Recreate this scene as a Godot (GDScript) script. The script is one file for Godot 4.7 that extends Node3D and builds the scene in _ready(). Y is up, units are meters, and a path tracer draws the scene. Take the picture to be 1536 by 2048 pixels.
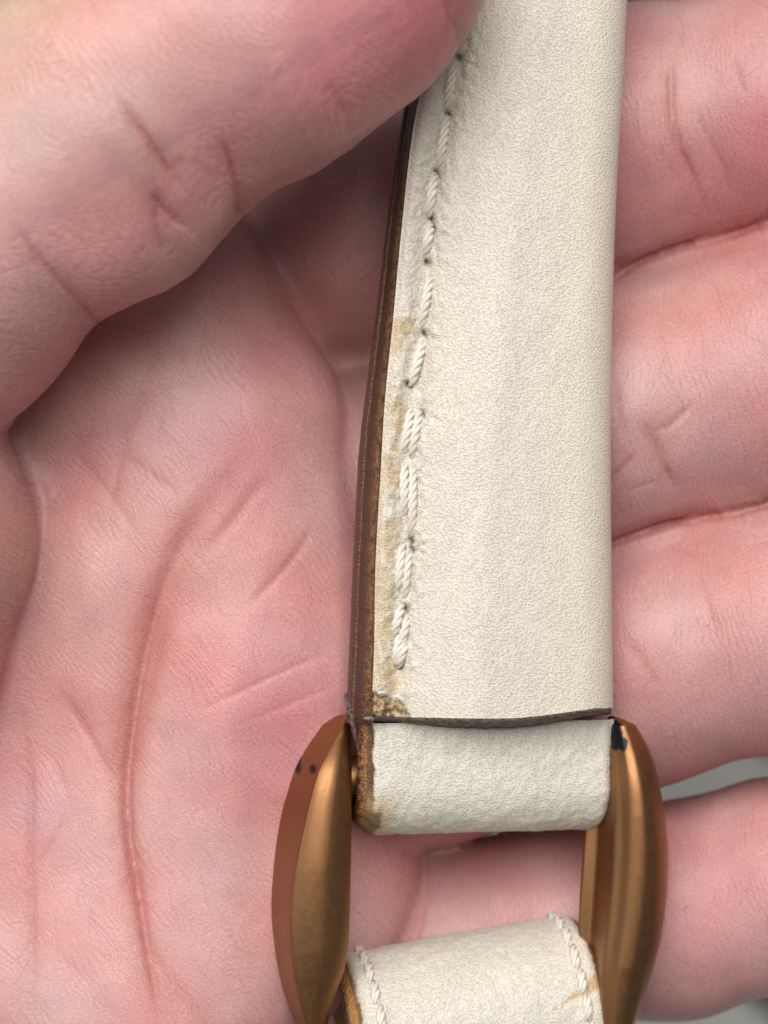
extends Node3D
# All shapes are laid out in millimetres in "photo axes" (x right, y up the picture, z out of the palm);
# W() turns them into world metres: the palm faces the sky, the picture's up is -z.
const D := 130.0        # mm from lens to the handle's face
const PX := 28.0        # photo pixels per mm on the handle's face
const LIFT := 0.11      # handle's face above the ground, metres
const SLOPE := -0.20    # the handle, ring and tab are turned a little: they fall away to the right

var rng := RandomNumberGenerator.new()
var nz := FastNoiseLite.new()
var nfine := FastNoiseLite.new()
var M := {}

# ------------------------------------------------------------------ helpers
func Q(px: float, py: float, z: float) -> Vector3:
	var k := (D - z) / D / PX
	return Vector3((px - 768.0) * k, -(py - 1024.0) * k, z)

func W(p: Vector3) -> Vector3:
	return Vector3(p.x, p.z, -p.y) * 0.001 + Vector3(0, LIFT, 0)

func tag(o: Node3D, label: String, category := "", group := "", kind := "") -> Node3D:
	if label: o.set_meta("label", label)
	if category: o.set_meta("category", category)
	if group: o.set_meta("group", group)
	if kind: o.set_meta("kind", kind)
	return o

func base(called: String, p: Vector3) -> Node3D:
	var o := Node3D.new()
	o.name = called
	o.position = W(p)
	add_child(o, true)
	return o

func origin_of(o: Node) -> Vector3:
	var at := Vector3.ZERO
	while o is Node3D and o != self:
		at += o.position
		o = o.get_parent()
	return at

# commits arrays in photo mm as one named mesh under parent
func commit(called: String, parent: Node, mat: Material, v: PackedVector3Array, n: PackedVector3Array, c: PackedColorArray, uv: PackedVector2Array, ix: PackedInt32Array) -> MeshInstance3D:
	var at := origin_of(parent)
	var wv := PackedVector3Array(); wv.resize(v.size())
	var wn := PackedVector3Array(); wn.resize(v.size())
	for i in v.size():
		wv[i] = W(v[i]) - at
		wn[i] = Vector3(n[i].x, n[i].z, -n[i].y)
	var id := PackedInt32Array(); id.resize(ix.size())
	for t in range(0, ix.size(), 3):
		var a := ix[t]; var b := ix[t + 1]; var d := ix[t + 2]
		id[t] = a
		if (wv[b] - wv[a]).cross(wv[d] - wv[a]).dot(wn[a] + wn[b] + wn[d]) < 0.0:
			id[t + 1] = b; id[t + 2] = d
		else:
			id[t + 1] = d; id[t + 2] = b
	var arr := []
	arr.resize(Mesh.ARRAY_MAX)
	arr[Mesh.ARRAY_VERTEX] = wv
	arr[Mesh.ARRAY_NORMAL] = wn
	if c.size() == v.size(): arr[Mesh.ARRAY_COLOR] = c
	if uv.size() == v.size(): arr[Mesh.ARRAY_TEX_UV] = uv
	arr[Mesh.ARRAY_INDEX] = id
	var m := ArrayMesh.new()
	m.add_surface_from_arrays(Mesh.PRIMITIVE_TRIANGLES, arr)
	m.surface_set_material(0, mat)
	var o := MeshInstance3D.new()
	o.name = called
	o.mesh = m
	parent.add_child(o, true)
	return o

# a grid of (nu+1)*(nv+1) points; flip turns the normals to the other side
func grid_mesh(called: String, parent: Node, mat: Material, nu: int, nv: int, v: PackedVector3Array, c: PackedColorArray, uv: PackedVector2Array, flip := false) -> MeshInstance3D:
	var ix := PackedInt32Array()
	ix.resize(nu * nv * 6)
	var n := PackedVector3Array(); n.resize(v.size())
	var k := 0
	var s := -1.0 if flip else 1.0
	for j in nv:
		for i in nu:
			var a := j * (nu + 1) + i
			var b := a + 1
			var e := a + nu + 1
			var f := e + 1
			ix[k] = a; ix[k + 1] = b; ix[k + 2] = f
			ix[k + 3] = a; ix[k + 4] = f; ix[k + 5] = e
			k += 6
			var q := (v[f] - v[a]).cross(v[e] - v[b]) * s
			n[a] += q; n[b] += q; n[e] += q; n[f] += q
	for i in n.size():
		n[i] = n[i].normalized()
	return commit(called, parent, mat, v, n, c, uv, ix)

# smooth curve through points (x = parameter, y = value), flat extrapolation by the end slope
func tab(p: Array, x: float) -> float:
	var n := p.size()
	var i := 0
	while i < n - 2 and x > p[i + 1][0]:
		i += 1
	var x0: float = p[i][0]
	var x1: float = p[i + 1][0]
	var y0: float = p[i][1]
	var y1: float = p[i + 1][1]
	var d := (y1 - y0) / (x1 - x0)
	var m0: float = d if i == 0 else (y1 - p[i - 1][1]) / (x1 - p[i - 1][0])
	var m1: float = d if i + 2 >= n else (p[i + 2][1] - y0) / (p[i + 2][0] - x0)
	var t := (x - x0) / (x1 - x0)
	if t < 0.0: return y0 + m0 * (x - x0)
	if t > 1.0: return y1 + m1 * (x - x1)
	var h := x1 - x0
	var t2 := t * t
	var t3 := t2 * t
	return y0 * (2 * t3 - 3 * t2 + 1) + m0 * h * (t3 - 2 * t2 + t) + y1 * (3 * t2 - 2 * t3) + m1 * h * (t3 - t2)

func lin(r: float, g: float, b: float) -> Color:
	return Color(r, g, b).linear_to_srgb()

func seamless(kind: int, freq: float, size: int, sd: int, oct := 3, ret := -1, jitter := 1.0) -> Image:
	var f := FastNoiseLite.new()
	f.noise_type = kind
	f.seed = sd
	f.frequency = freq
	f.fractal_octaves = oct
	f.fractal_type = FastNoiseLite.FRACTAL_FBM if oct > 1 else FastNoiseLite.FRACTAL_NONE
	if oct < 0:
		f.fractal_octaves = -oct
		f.fractal_type = FastNoiseLite.FRACTAL_RIDGED
	if ret >= 0: f.cellular_return_type = ret
	f.cellular_jitter = jitter
	var im := f.get_seamless_image(size, size, false, false, 0.12, true)
	im.convert(Image.FORMAT_L8)
	return im

func tex(im: Image) -> ImageTexture:
	return ImageTexture.create_from_image(im)

func mat(rough: float, spec := 0.5) -> StandardMaterial3D:
	var m := StandardMaterial3D.new()
	m.roughness = rough
	m.metallic_specular = spec
	m.vertex_color_use_as_albedo = true
	return m

# ------------------------------------------------------------------ textures and materials
func materials() -> void:
	# leather grain: small pebbles with fine pores
	var S := 1024
	var cell := seamless(FastNoiseLite.TYPE_CELLULAR, 0.05, S, 11, 1, FastNoiseLite.RETURN_DISTANCE)
	var fine := seamless(FastNoiseLite.TYPE_SIMPLEX, 0.11, S, 12, 2)
	var soft := seamless(FastNoiseLite.TYPE_SIMPLEX, 0.02, S, 13, 2)
	var a := cell.get_data(); var b := fine.get_data(); var d := soft.get_data()
	var o := PackedByteArray(); o.resize(S * S)
	var lc := PackedByteArray(); lc.resize(S * S * 3)
	for i in S * S:
		var pit := (1.0 - smoothstep(0.12, 0.52, a[i] / 255.0)) * (0.35 + 1.1 * d[i] / 255.0)
		var f := b[i] / 255.0
		o[i] = int(clampf(255.0 * (0.72 - 0.55 * pit + 0.28 * f), 0, 255))
		var t := 1.0 - 0.05 * pit + 0.05 * (f - 0.5)
		lc[i * 3] = int(clampf(252.0 * t, 0, 255))
		lc[i * 3 + 1] = int(clampf(252.0 * (t - 0.01 * pit), 0, 255))
		lc[i * 3 + 2] = int(clampf(252.0 * (t - 0.02 * pit), 0, 255))
	var grain := tex(Image.create_from_data(S, S, false, Image.FORMAT_L8, o))
	var lm := mat(0.38, 0.5)
	lm.albedo_texture = tex(Image.create_from_data(S, S, false, Image.FORMAT_RGB8, lc))
	lm.heightmap_enabled = true
	lm.heightmap_texture = grain
	lm.heightmap_scale = 0.0055
	lm.uv1_scale = Vector3(1.0 / 12.5, 1.0 / 8.0, 1)
	M.leather = lm

	# skin: friction ridges, a net of fine flexure lines and pale dry flecks; one tile is 30 mm
	S = 1088
	var warp := seamless(FastNoiseLite.TYPE_SIMPLEX, 0.005, S, 21, 2)
	var gr := seamless(FastNoiseLite.TYPE_SIMPLEX, 0.085, S, 23, 3)
	var wd := warp.get_data(); var gd := gr.get_data()
	var cut := PackedByteArray(); cut.resize(S * S)
	var fleck := PackedByteArray(); fleck.resize(S * S)
	var tr := RandomNumberGenerator.new(); tr.seed = 77
	for k in 1550:
		var pale := k >= 950
		var p := Vector2(tr.randf() * S, tr.randf() * S)
		var an := PI / 2 + tr.randfn(0.0, 0.28)
		if k % 4 == 0: an += (1.0 if tr.randf() < 0.5 else -1.0) * tr.randf_range(0.5, 1.2)
		var len_ := tr.randi_range(5, 22) if pale else int(30.0 + 150.0 * pow(tr.randf(), 2.0))
		var bend := tr.randfn(0.0, 0.0035)
		var wide := tr.randf_range(1.2, 2.6)
		var deep := tr.randf_range(70.0, 240.0) * (1.0 if pale or len_ > 90 else 0.7)
		for st in len_:
			an += bend + tr.randfn(0.0, 0.03)
			var dv := Vector2(cos(an), sin(an))
			p += dv
			var fade := minf(1.0, 4.0 * minf(st, len_ - st) / len_)
			var nx := Vector2(-dv.y, dv.x)
			for off in range(-3, 4):
				var q := p + nx * off
				var at := posmod(int(q.y), S) * S + posmod(int(q.x), S)
				var val := int(deep * fade * exp(-off * off / (wide * wide)))
				if pale: fleck[at] = maxi(fleck[at], val)
				else: cut[at] = maxi(cut[at], val)
	o = PackedByteArray(); o.resize(S * S)
	var col := PackedByteArray(); col.resize(S * S * 3)
	for y in S:
		for x in S:
			var i := y * S + x
			var wv := wd[i] / 255.0
			var r := 0.5 + 0.5 * sin(TAU * (57.0 * x / S + 2.0 * wv))
			var amp := smoothstep(0.40, 0.70, wd[(i + 371 * S + 131) % (S * S)] / 255.0)
			var c := cut[i] / 255.0
			var f := fleck[i] / 255.0
			var g := gd[i] / 255.0
			o[i] = int(clampf(255.0 * (0.40 + 0.21 * (r - 0.5) * amp + 0.34 * g - 0.30 * c + 0.22 * f), 0, 255))
			var t := 0.945 - 0.065 * c + 0.11 * f + 0.13 * (g - 0.5) + 0.035 * (r - 0.5) * amp
			col[i * 3] = int(clampf(250.0 * (t + 0.02 * c), 0, 255))
			col[i * 3 + 1] = int(clampf(250.0 * t, 0, 255))
			col[i * 3 + 2] = int(clampf(250.0 * t, 0, 255))
	var sm := mat(0.46, 0.5)
	sm.albedo_texture = tex(Image.create_from_data(S, S, false, Image.FORMAT_RGB8, col))
	sm.heightmap_enabled = true
	sm.heightmap_texture = tex(Image.create_from_data(S, S, false, Image.FORMAT_L8, o))
	sm.heightmap_scale = 0.006
	sm.uv1_scale = Vector3(1.0 / 26.0, 1.0 / 26.0, 1)
	sm.subsurf_scatter_enabled = true
	sm.subsurf_scatter_strength = 0.16
	M.skin = sm

	# painted leather edge: glossy lacquer with a crackle
	var em := mat(0.30, 0.5)
	em.heightmap_enabled = true
	em.heightmap_texture = tex(seamless(FastNoiseLite.TYPE_SIMPLEX, 0.03, 512, 31, 4))
	em.heightmap_scale = 0.013
	em.uv1_scale = Vector3(1.0 / 6.0, 1.0 / 6.0, 1)
	M.edge = em
	var rm := mat(0.75, 0.3)
	rm.heightmap_enabled = true
	rm.heightmap_texture = em.heightmap_texture
	rm.heightmap_scale = 0.02
	rm.uv1_scale = Vector3(1.0 / 5.0, 1.0 / 5.0, 1)
	M.raw = rm

	# satin bronze with rub marks
	var gm := mat(0.33, 0.5)
	gm.metallic = 1.0
	var rt := seamless(FastNoiseLite.TYPE_SIMPLEX, 0.02, 512, 41, 5)
	var rd := rt.get_data()
	for i in rd.size():
		rd[i] = int(clampf(116.0 + (rd[i] - 128) * 0.10, 0, 255))
	gm.roughness = 1.0
	gm.roughness_texture = tex(Image.create_from_data(512, 512, false, Image.FORMAT_L8, rd))
	gm.roughness_texture_channel = BaseMaterial3D.TEXTURE_CHANNEL_RED
	gm.heightmap_enabled = true
	var hd := seamless(FastNoiseLite.TYPE_SIMPLEX, 0.16, 512, 42, 3).get_data()
	for i in hd.size(): hd[i] = 128 + (hd[i] - 128) / 4
	for k in 130:
		var p := Vector2(tr.randf() * 512, tr.randf() * 512)
		var an := tr.randfn(PI / 2, 0.5)
		for st in tr.randi_range(10, 110):
			p += Vector2(cos(an), sin(an))
			hd[posmod(int(p.y), 512) * 512 + posmod(int(p.x), 512)] = 40
	gm.heightmap_texture = tex(Image.create_from_data(512, 512, false, Image.FORMAT_L8, hd))
	gm.heightmap_scale = 0.0016
	gm.uv1_scale = Vector3(1.0 / 9.0, 1.0 / 9.0, 1)
	M.metal = gm

	M.thread = mat(0.36, 0.6)
	M.thread.rim_enabled = true
	M.thread.rim = 0.4
	var gl := mat(0.12, 0.5)
	M.glue = gl
	M.nail = mat(0.25, 0.5)

	var fm := mat(0.9, 0.2)
	fm.heightmap_enabled = true
	fm.heightmap_texture = tex(seamless(FastNoiseLite.TYPE_CELLULAR, 0.06, 512, 51, 1))
	fm.heightmap_scale = 0.05
	fm.uv1_scale = Vector3(1.0 / 20.0, 1.0 / 20.0, 1)
	M.cloth = fm

# ------------------------------------------------------------------ the hand: a distance field of tapered bones, meshed as surface nets
const G_PALM := 0
const G_THUMB := 1
var bone_a := PackedVector3Array()
var bone_d := PackedVector3Array()
var bone_l2 := PackedFloat32Array()
var bone_r := PackedVector2Array()
var bone_g := PackedInt32Array()
var bone_u := PackedFloat32Array()
const KIN := [7.0, 3.0, 2.0, 2.0, 2.0, 2.0, 3.0]     # smoothing inside a chain

func chain(group: int, pts: Array, fat := false) -> void:
	var u := -1e6 if fat else 0.0
	for i in pts.size() - 1:
		var a := Q(pts[i][0], pts[i][1], pts[i][2])
		var b := Q(pts[i + 1][0], pts[i + 1][1], pts[i + 1][2])
		bone_a.append(a); bone_d.append(b - a); bone_l2.append((b - a).length_squared())
		bone_r.append(Vector2(pts[i][3], pts[i + 1][3] - pts[i][3]))
		bone_g.append(group); bone_u.append(u)
		u += (b - a).length()

var near_group := 0
var near_bone := 0
var near_gap := 0.0
var want_gap := false

func field(p: Vector3, list: PackedInt32Array) -> float:
	var g0 := 1e3; var g1 := 1e3; var g2 := 1e3; var g3 := 1e3; var g4 := 1e3; var g5 := 1e3; var g6 := 1e3
	var best := 1e3
	for i in list:
		var q := p - bone_a[i]
		var t := clampf(q.dot(bone_d[i]) / bone_l2[i], 0.0, 1.0)
		var rr := bone_r[i]
		var e := (q - bone_d[i] * t).length() - rr.x - rr.y * t
		if e < best and bone_u[i] >= 0.0:
			best = e
			near_bone = i
		match bone_g[i]:
			0: g0 = smin(g0, e, 5.0)
			1: g1 = smin(g1, e, 3.0)
			2: g2 = smin(g2, e, 2.5)
			3: g3 = smin(g3, e, 2.5)
			4: g4 = smin(g4, e, 2.5)
			5: g5 = smin(g5, e, 2.5)
			6: g6 = smin(g6, e, 4.0)
	if want_gap:
		near_group = bone_g[near_bone]
		var gs := [g0, g1, g2, g3, g4, g5, g6]
		near_gap = 1e3
		for k in 7:
			if k != near_group: near_gap = minf(near_gap, gs[k] - gs[near_group])
	var th := smin(g1, g6, 2.5)
	var f := smin(smin(g2, g3, 2.6), smin(g4, g5, 1.2), 2.6)
	var d := smin(g0, f, 1.6)
	return smin(d, th, 1.2)

func smin(a: float, b: float, k: float) -> float:
	var h := k - absf(a - b)
	if h <= 0.0: return minf(a, b)
	return minf(a, b) - h * h / (4.0 * k)

const CELL := 1.5
const BLOCK := 6
var block_list := {}

func list_at(p: Vector3) -> PackedInt32Array:
	var c := Vector3i((p / (CELL * BLOCK)).floor())
	if block_list.has(c): return block_list[c]
	var mid := (Vector3(c) + Vector3(0.5, 0.5, 0.5)) * CELL * BLOCK
	var ds := PackedFloat32Array()
	var lo := 1e9
	for i in bone_a.size():
		var q := mid - bone_a[i]
		var t := clampf(q.dot(bone_d[i]) / bone_l2[i], 0.0, 1.0)
		var e := (q - bone_d[i] * t).length() - bone_r[i].x - bone_r[i].y * t
		ds.append(e)
		lo = minf(lo, e)
	var out := PackedInt32Array()
	for i in ds.size():
		if ds[i] < lo + 2.0 * CELL * BLOCK * 0.87 + 8.0: out.append(i)
	block_list[c] = out
	return out

var values := {}
func value(c: Vector3i) -> float:
	if values.has(c): return values[c]
	var p := Vector3(c) * CELL
	var d := field(p, list_at(p))
	values[c] = d
	return d

func hand_bones() -> void:
	# palm: metacarpals fanning out from the wrist (photo x, photo y, depth mm, radius mm)
	chain(0, [[-1250, 1250, -30, 17], [-500, 1000, -22, 13], [250, 830, -18.5, 11], [290, 640, -18, 10.2], [440, 885, -16.2, 10.6]])
	chain(0, [[-1250, 1330, -30, 17], [-450, 1250, -23, 14], [380, 1150, -17.6, 12], [520, 1185, -17.4, 11.2]])
	chain(0, [[-1250, 1420, -30, 17], [-450, 1520, -23, 14], [450, 1400, -17.4, 11.6], [600, 1400, -18.0, 11.3]])
	chain(0, [[-1250, 1460, -30, 16], [-450, 1670, -23, 13.5], [300, 1680, -18, 11.5], [500, 1620, -18, 10.8]])
	chain(0, [[-1250, 1500, -30, 17], [-450, 1800, -22, 13.5], [300, 1950, -17.5, 12], [600, 1790, -17.6, 9.6]])
	chain(0, [[-2600, 1500, -34, 23], [-1250, 1380, -31, 19]])
	# thumb: thenar mass, then the two phalanges crossing over to the handle
	chain(6, [[-900, 1500, -16, 14], [-400, 1330, -8, 14.5], [-290, 1080, -5, 13.2]])
	chain(1, [[-300, 1060, -4, 12], [-470, 800, -2, 11.5], [-170, 560, 1.5, 10.9], [220, 225, 4.0, 10.0], [480, 60, 4.4, 9.6], [690, -78, 4.6, 8.7], [755, -125, 4.6, 8.0]])
	chain(1, [[690, 28, 5.4, 7.0], [552, 104, 5.4, 7.1]], true)
	chain(1, [[212, 452, 5, 5.2], [255, 432, 5, 5.4]], true)
	chain(1, [[308, 330, 5, 5.2], [343, 307, 5, 5.2]], true)
	# fingers: index, middle, ring, little
	chain(2, [[330, 700, -29, 9], [560, 560, -26.5, 10.4], [760, 465, -23, 10.4], [1250, 292, -19.8, 10.6], [1560, 228, -17.5, 10.2], [2100, 120, -16, 8.0], [2420, 90, -22, 7.0]])
	chain(3, [[350, 1090, -26, 9], [700, 1015, -23.2, 10.6], [1225, 840, -17.9, 10.8], [1560, 750, -15.3, 10.5], [2250, 560, -17, 8.3], [2600, 490, -24, 7.2]])
	chain(4, [[420, 1480, -24, 9], [700, 1480, -21.5, 9.3], [850, 1442, -20.5, 9.7], [1270, 1321, -16.7, 9.65], [1560, 1249, -14.0, 9.55], [2200, 1090, -17, 7.9], [2520, 1030, -24, 6.9]])
	chain(5, [[480, 1930, -25, 7.8], [850, 1895, -23, 8.2], [1345, 1816, -19, 8.1], [1560, 1762, -17, 8.0], [2000, 1660, -18, 6.8], [2260, 1610, -24, 6.0]])

# creases: [groups, depth mm, width mm, surface depth, photo points...]; negative depth is a raised fold
func crease_list() -> Array:
	return [
		[[0], 0.9, 3.4, -7, [560, 860], [470, 950], [390, 1060], [325, 1200], [285, 1380], [262, 1540], [262, 1640]],
		[[2, 3], 2.0, 0.5, -9, [960, 640], [1200, 541], [1232, 530], [1300, 506], [1400, 474], [1536, 437], [1650, 407], [1900, 370]],
		[[3, 4], 2.0, 0.5, -9, [960, 1190], [1200, 1100], [1232, 1090], [1380, 1045], [1536, 1006], [1650, 980], [1900, 920]],
		[[0], -0.7, 4.0, -7, [500, 1180], [455, 1450], [460, 1700], [480, 1900]],
		[[0], -0.5, 3.0, -7, [150, 1000], [190, 1150], [190, 1300]],
		[[0], 1.7, 0.90, -7, [352, 1110], [316, 1215], [282, 1330], [264, 1450], [255, 1560], [262, 1660], [280, 1760], [300, 1870], [345, 2100]],
		[[0], 0.5, 2.0, -7, [420, 1000], [350, 1130], [315, 1230], [285, 1330]],
		[[0], 0.45, 1.0, -7, [105, 1350], [130, 1390], [175, 1457], [219, 1534], [252, 1592]],
		[[0, 6], 0.5, 0.7, -5, [30, 1380], [37, 1457], [47, 1519], [55, 1610], [51, 1700], [58, 1811], [62, 2100]],
		[[0], 0.22, 0.6, -7, [146, 1610], [110, 1683], [73, 1738]],
		[[0], 0.22, 0.7, -7, [146, 1610], [120, 1540], [85, 1480]],
		[[0], 0.40, 0.8, -7, [296, 1850], [330, 1920], [390, 1995], [450, 2080]],
		[[0], 0.22, 0.6, -7, [385, 1425], [431, 1402], [548, 1347], [690, 1290]],
		[[0], 0.16, 0.5, -7, [470, 1440], [540, 1420], [640, 1380], [690, 1370]],
		[[0], 0.35, 1.4, -7, [560, 930], [510, 985], [460, 1057], [400, 1130]],
		[[0], 0.30, 0.8, -7, [302, 690], [298, 760], [280, 830], [252, 890], [235, 960], [215, 1060]],
		[[0], 0.22, 0.6, -7, [235, 900], [280, 930], [320, 960], [380, 1000]],
		[[0], 0.18, 0.5, -7, [270, 640], [300, 690], [340, 730]],
		[[0], 0.20, 0.6, -7, [125, 880], [180, 940], [240, 1010], [300, 1100]],
		[[0], 0.30, 0.9, -7, [640, 1010], [610, 1090], [560, 1150], [480, 1230]],
		[[0], 0.15, 0.5, -7, [500, 1580], [600, 1620], [650, 1680]],
		[[0], 0.2, 0.7, -7, [470, 1790], [500, 1830], [540, 1860]],
		[[0], 0.15, 0.5, -7, [330, 1480], [390, 1600], [470, 1740]],
		[[0], 0.12, 0.45, -7, [340, 1620], [400, 1700], [460, 1830], [520, 1950]],
		[[0], 0.12, 0.45, -7, [100, 1850], [150, 1920], [200, 1960], [240, 2040]],
		[[1], 0.75, 0.55, 13, [235, 190], [252, 222], [300, 285], [338, 340], [360, 400]],
		[[1], 0.65, 0.6, 12, [430, 255], [462, 315], [470, 370], [462, 430], [450, 480]],
		[[1], 0.55, 0.5, 12, [296, 372], [322, 412], [350, 436], [375, 450]],
		[[1], 0.4, 0.6, 11, [318, 400], [312, 450], [330, 520]],
		[[1], 0.5, 0.6, 12, [20, 430], [60, 500], [105, 555], [150, 610], [190, 680]],
		[[1], 0.25, 0.5, 13, [655, 145], [672, 178], [690, 205], [700, 250]],
		[[1], 0.14, 0.4, 13, [85, 245], [140, 330], [200, 420]],
		[[1], 0.12, 0.4, 13, [170, 240], [230, 330], [290, 400], [300, 450]],
		[[1], 0.12, 0.4, 13, [380, 200], [420, 260], [440, 330]],
		[[2], 0.7, 0.7, -4, [1385, 20], [1362, 100], [1362, 200], [1376, 262], [1402, 305], [1440, 375], [1475, 430]],
		[[2], 0.35, 0.6, -4, [1392, 180], [1420, 215], [1450, 270], [1490, 340], [1500, 400]],
		[[2], 0.25, 0.5, -4, [1480, 70], [1498, 140], [1515, 180]],
		[[2], 0.2, 0.7, -4, [1330, 250], [1350, 300], [1400, 350]],
		[[3], 0.3, 0.7, -4, [1238, 740], [1246, 825], [1261, 873], [1280, 905]],
		[[3], 0.7, 0.8, -4, [1280, 820], [1300, 850], [1322, 890], [1339, 927], [1360, 965], [1385, 1000]],
		[[3], 0.35, 0.8, -4, [1410, 790], [1370, 830], [1337, 858], [1300, 850]],
		[[3], 0.4, 0.8, -4, [1222, 985], [1232, 964], [1261, 927], [1298, 895]],
		[[3], 0.2, 0.6, -4, [1330, 600], [1345, 680], [1365, 760]],
		[[3], 0.16, 0.5, -4, [1250, 990], [1300, 970], [1350, 960]],
		[[4], 0.3, 1.0, -5, [1240, 1270], [1261, 1290], [1282, 1317], [1305, 1350], [1330, 1400]],
		[[4], 0.2, 0.8, -5, [1400, 1120], [1420, 1220], [1450, 1300]],
		[[5], 0.12, 0.7, -7, [1400, 1640], [1410, 1740], [1420, 1860]],
	]

# coloured regions of the skin: [groups, photo x, photo y, depth, radius mm, colour, strength]
func skin_regions() -> Array:
	return [
		[[1], 790, 60, 10, 8.0, Color(0.66, 0.21, 0.23), 0.75],
		[[1], 560, 30, 12, 6.0, Color(0.66, 0.24, 0.25), 0.5],
		[[1], 50, 60, 10, 8.0, Color(0.68, 0.46, 0.33), 0.75],
		[[1], 330, 60, 12, 7.0, Color(0.70, 0.40, 0.35), 0.5],
		[[1], 150, 230, 13, 6.0, Color(0.74, 0.47, 0.42), 0.6],
		[[1], 300, 330, 12, 2.2, Color(0.60, 0.40, 0.33), 0.6],
		[[1], 340, 410, 12, 4.0, Color(0.60, 0.26, 0.24), 0.6],
		[[1], 60, 640, 10, 5.0, Color(0.63, 0.28, 0.25), 0.5],
		[[2], 1520, 260, -4, 6.5, Color(0.57, 0.15, 0.17), 0.8],
		[[2], 1280, 120, -5, 4.5, Color(0.66, 0.38, 0.30), 0.6],
		[[2], 1440, 120, -4, 4.0, Color(0.62, 0.28, 0.27), 0.5],
		[[3], 1360, 540, -4, 5.5, Color(0.70, 0.44, 0.34), 0.6],
		[[3], 1500, 680, -4, 6.0, Color(0.64, 0.27, 0.26), 0.6],
		[[3], 1240, 880, -4, 3.0, Color(0.62, 0.36, 0.36), 0.7],
		[[3], 1300, 940, -4, 3.0, Color(0.58, 0.37, 0.34), 0.6],
		[[3], 690, 850, -9, 5.0, Color(0.68, 0.48, 0.43), 0.7],
		[[4], 1480, 1140, -5, 6.0, Color(0.72, 0.38, 0.34), 0.5],
		[[4], 1420, 1330, -5, 5.0, Color(0.64, 0.27, 0.26), 0.5],
		[[5], 1400, 1760, -8, 9.0, Color(0.70, 0.34, 0.34), 0.5],
		[[0], 400, 1120, -7, 6.0, Color(0.64, 0.27, 0.25), 0.6],
		[[0], 300, 1000, -7, 5.0, Color(0.66, 0.30, 0.27), 0.5],
		[[0], 470, 920, -7, 5.0, Color(0.64, 0.30, 0.32), 0.5],
		[[0], 560, 1420, -7, 7.0, Color(0.66, 0.27, 0.29), 0.6],
		[[0], 620, 1560, -7, 5.0, Color(0.66, 0.27, 0.29), 0.5],
		[[0], 340, 1850, -7, 9.0, Color(0.76, 0.45, 0.42), 0.6],
		[[0], 140, 1950, -7, 6.0, Color(0.78, 0.50, 0.46), 0.6],
		[[0], 110, 1330, -7, 6.0, Color(0.66, 0.38, 0.33), 0.5],
		[[0], 90, 1620, -7, 2.5, Color(0.66, 0.42, 0.44), 0.7],
		[[6, 0], 0, 1100, -2, 6.0, Color(0.66, 0.40, 0.30), 0.7],
		[[0], 380, 1780, -7, 4.0, Color(0.76, 0.44, 0.42), 0.5],
	]

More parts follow.
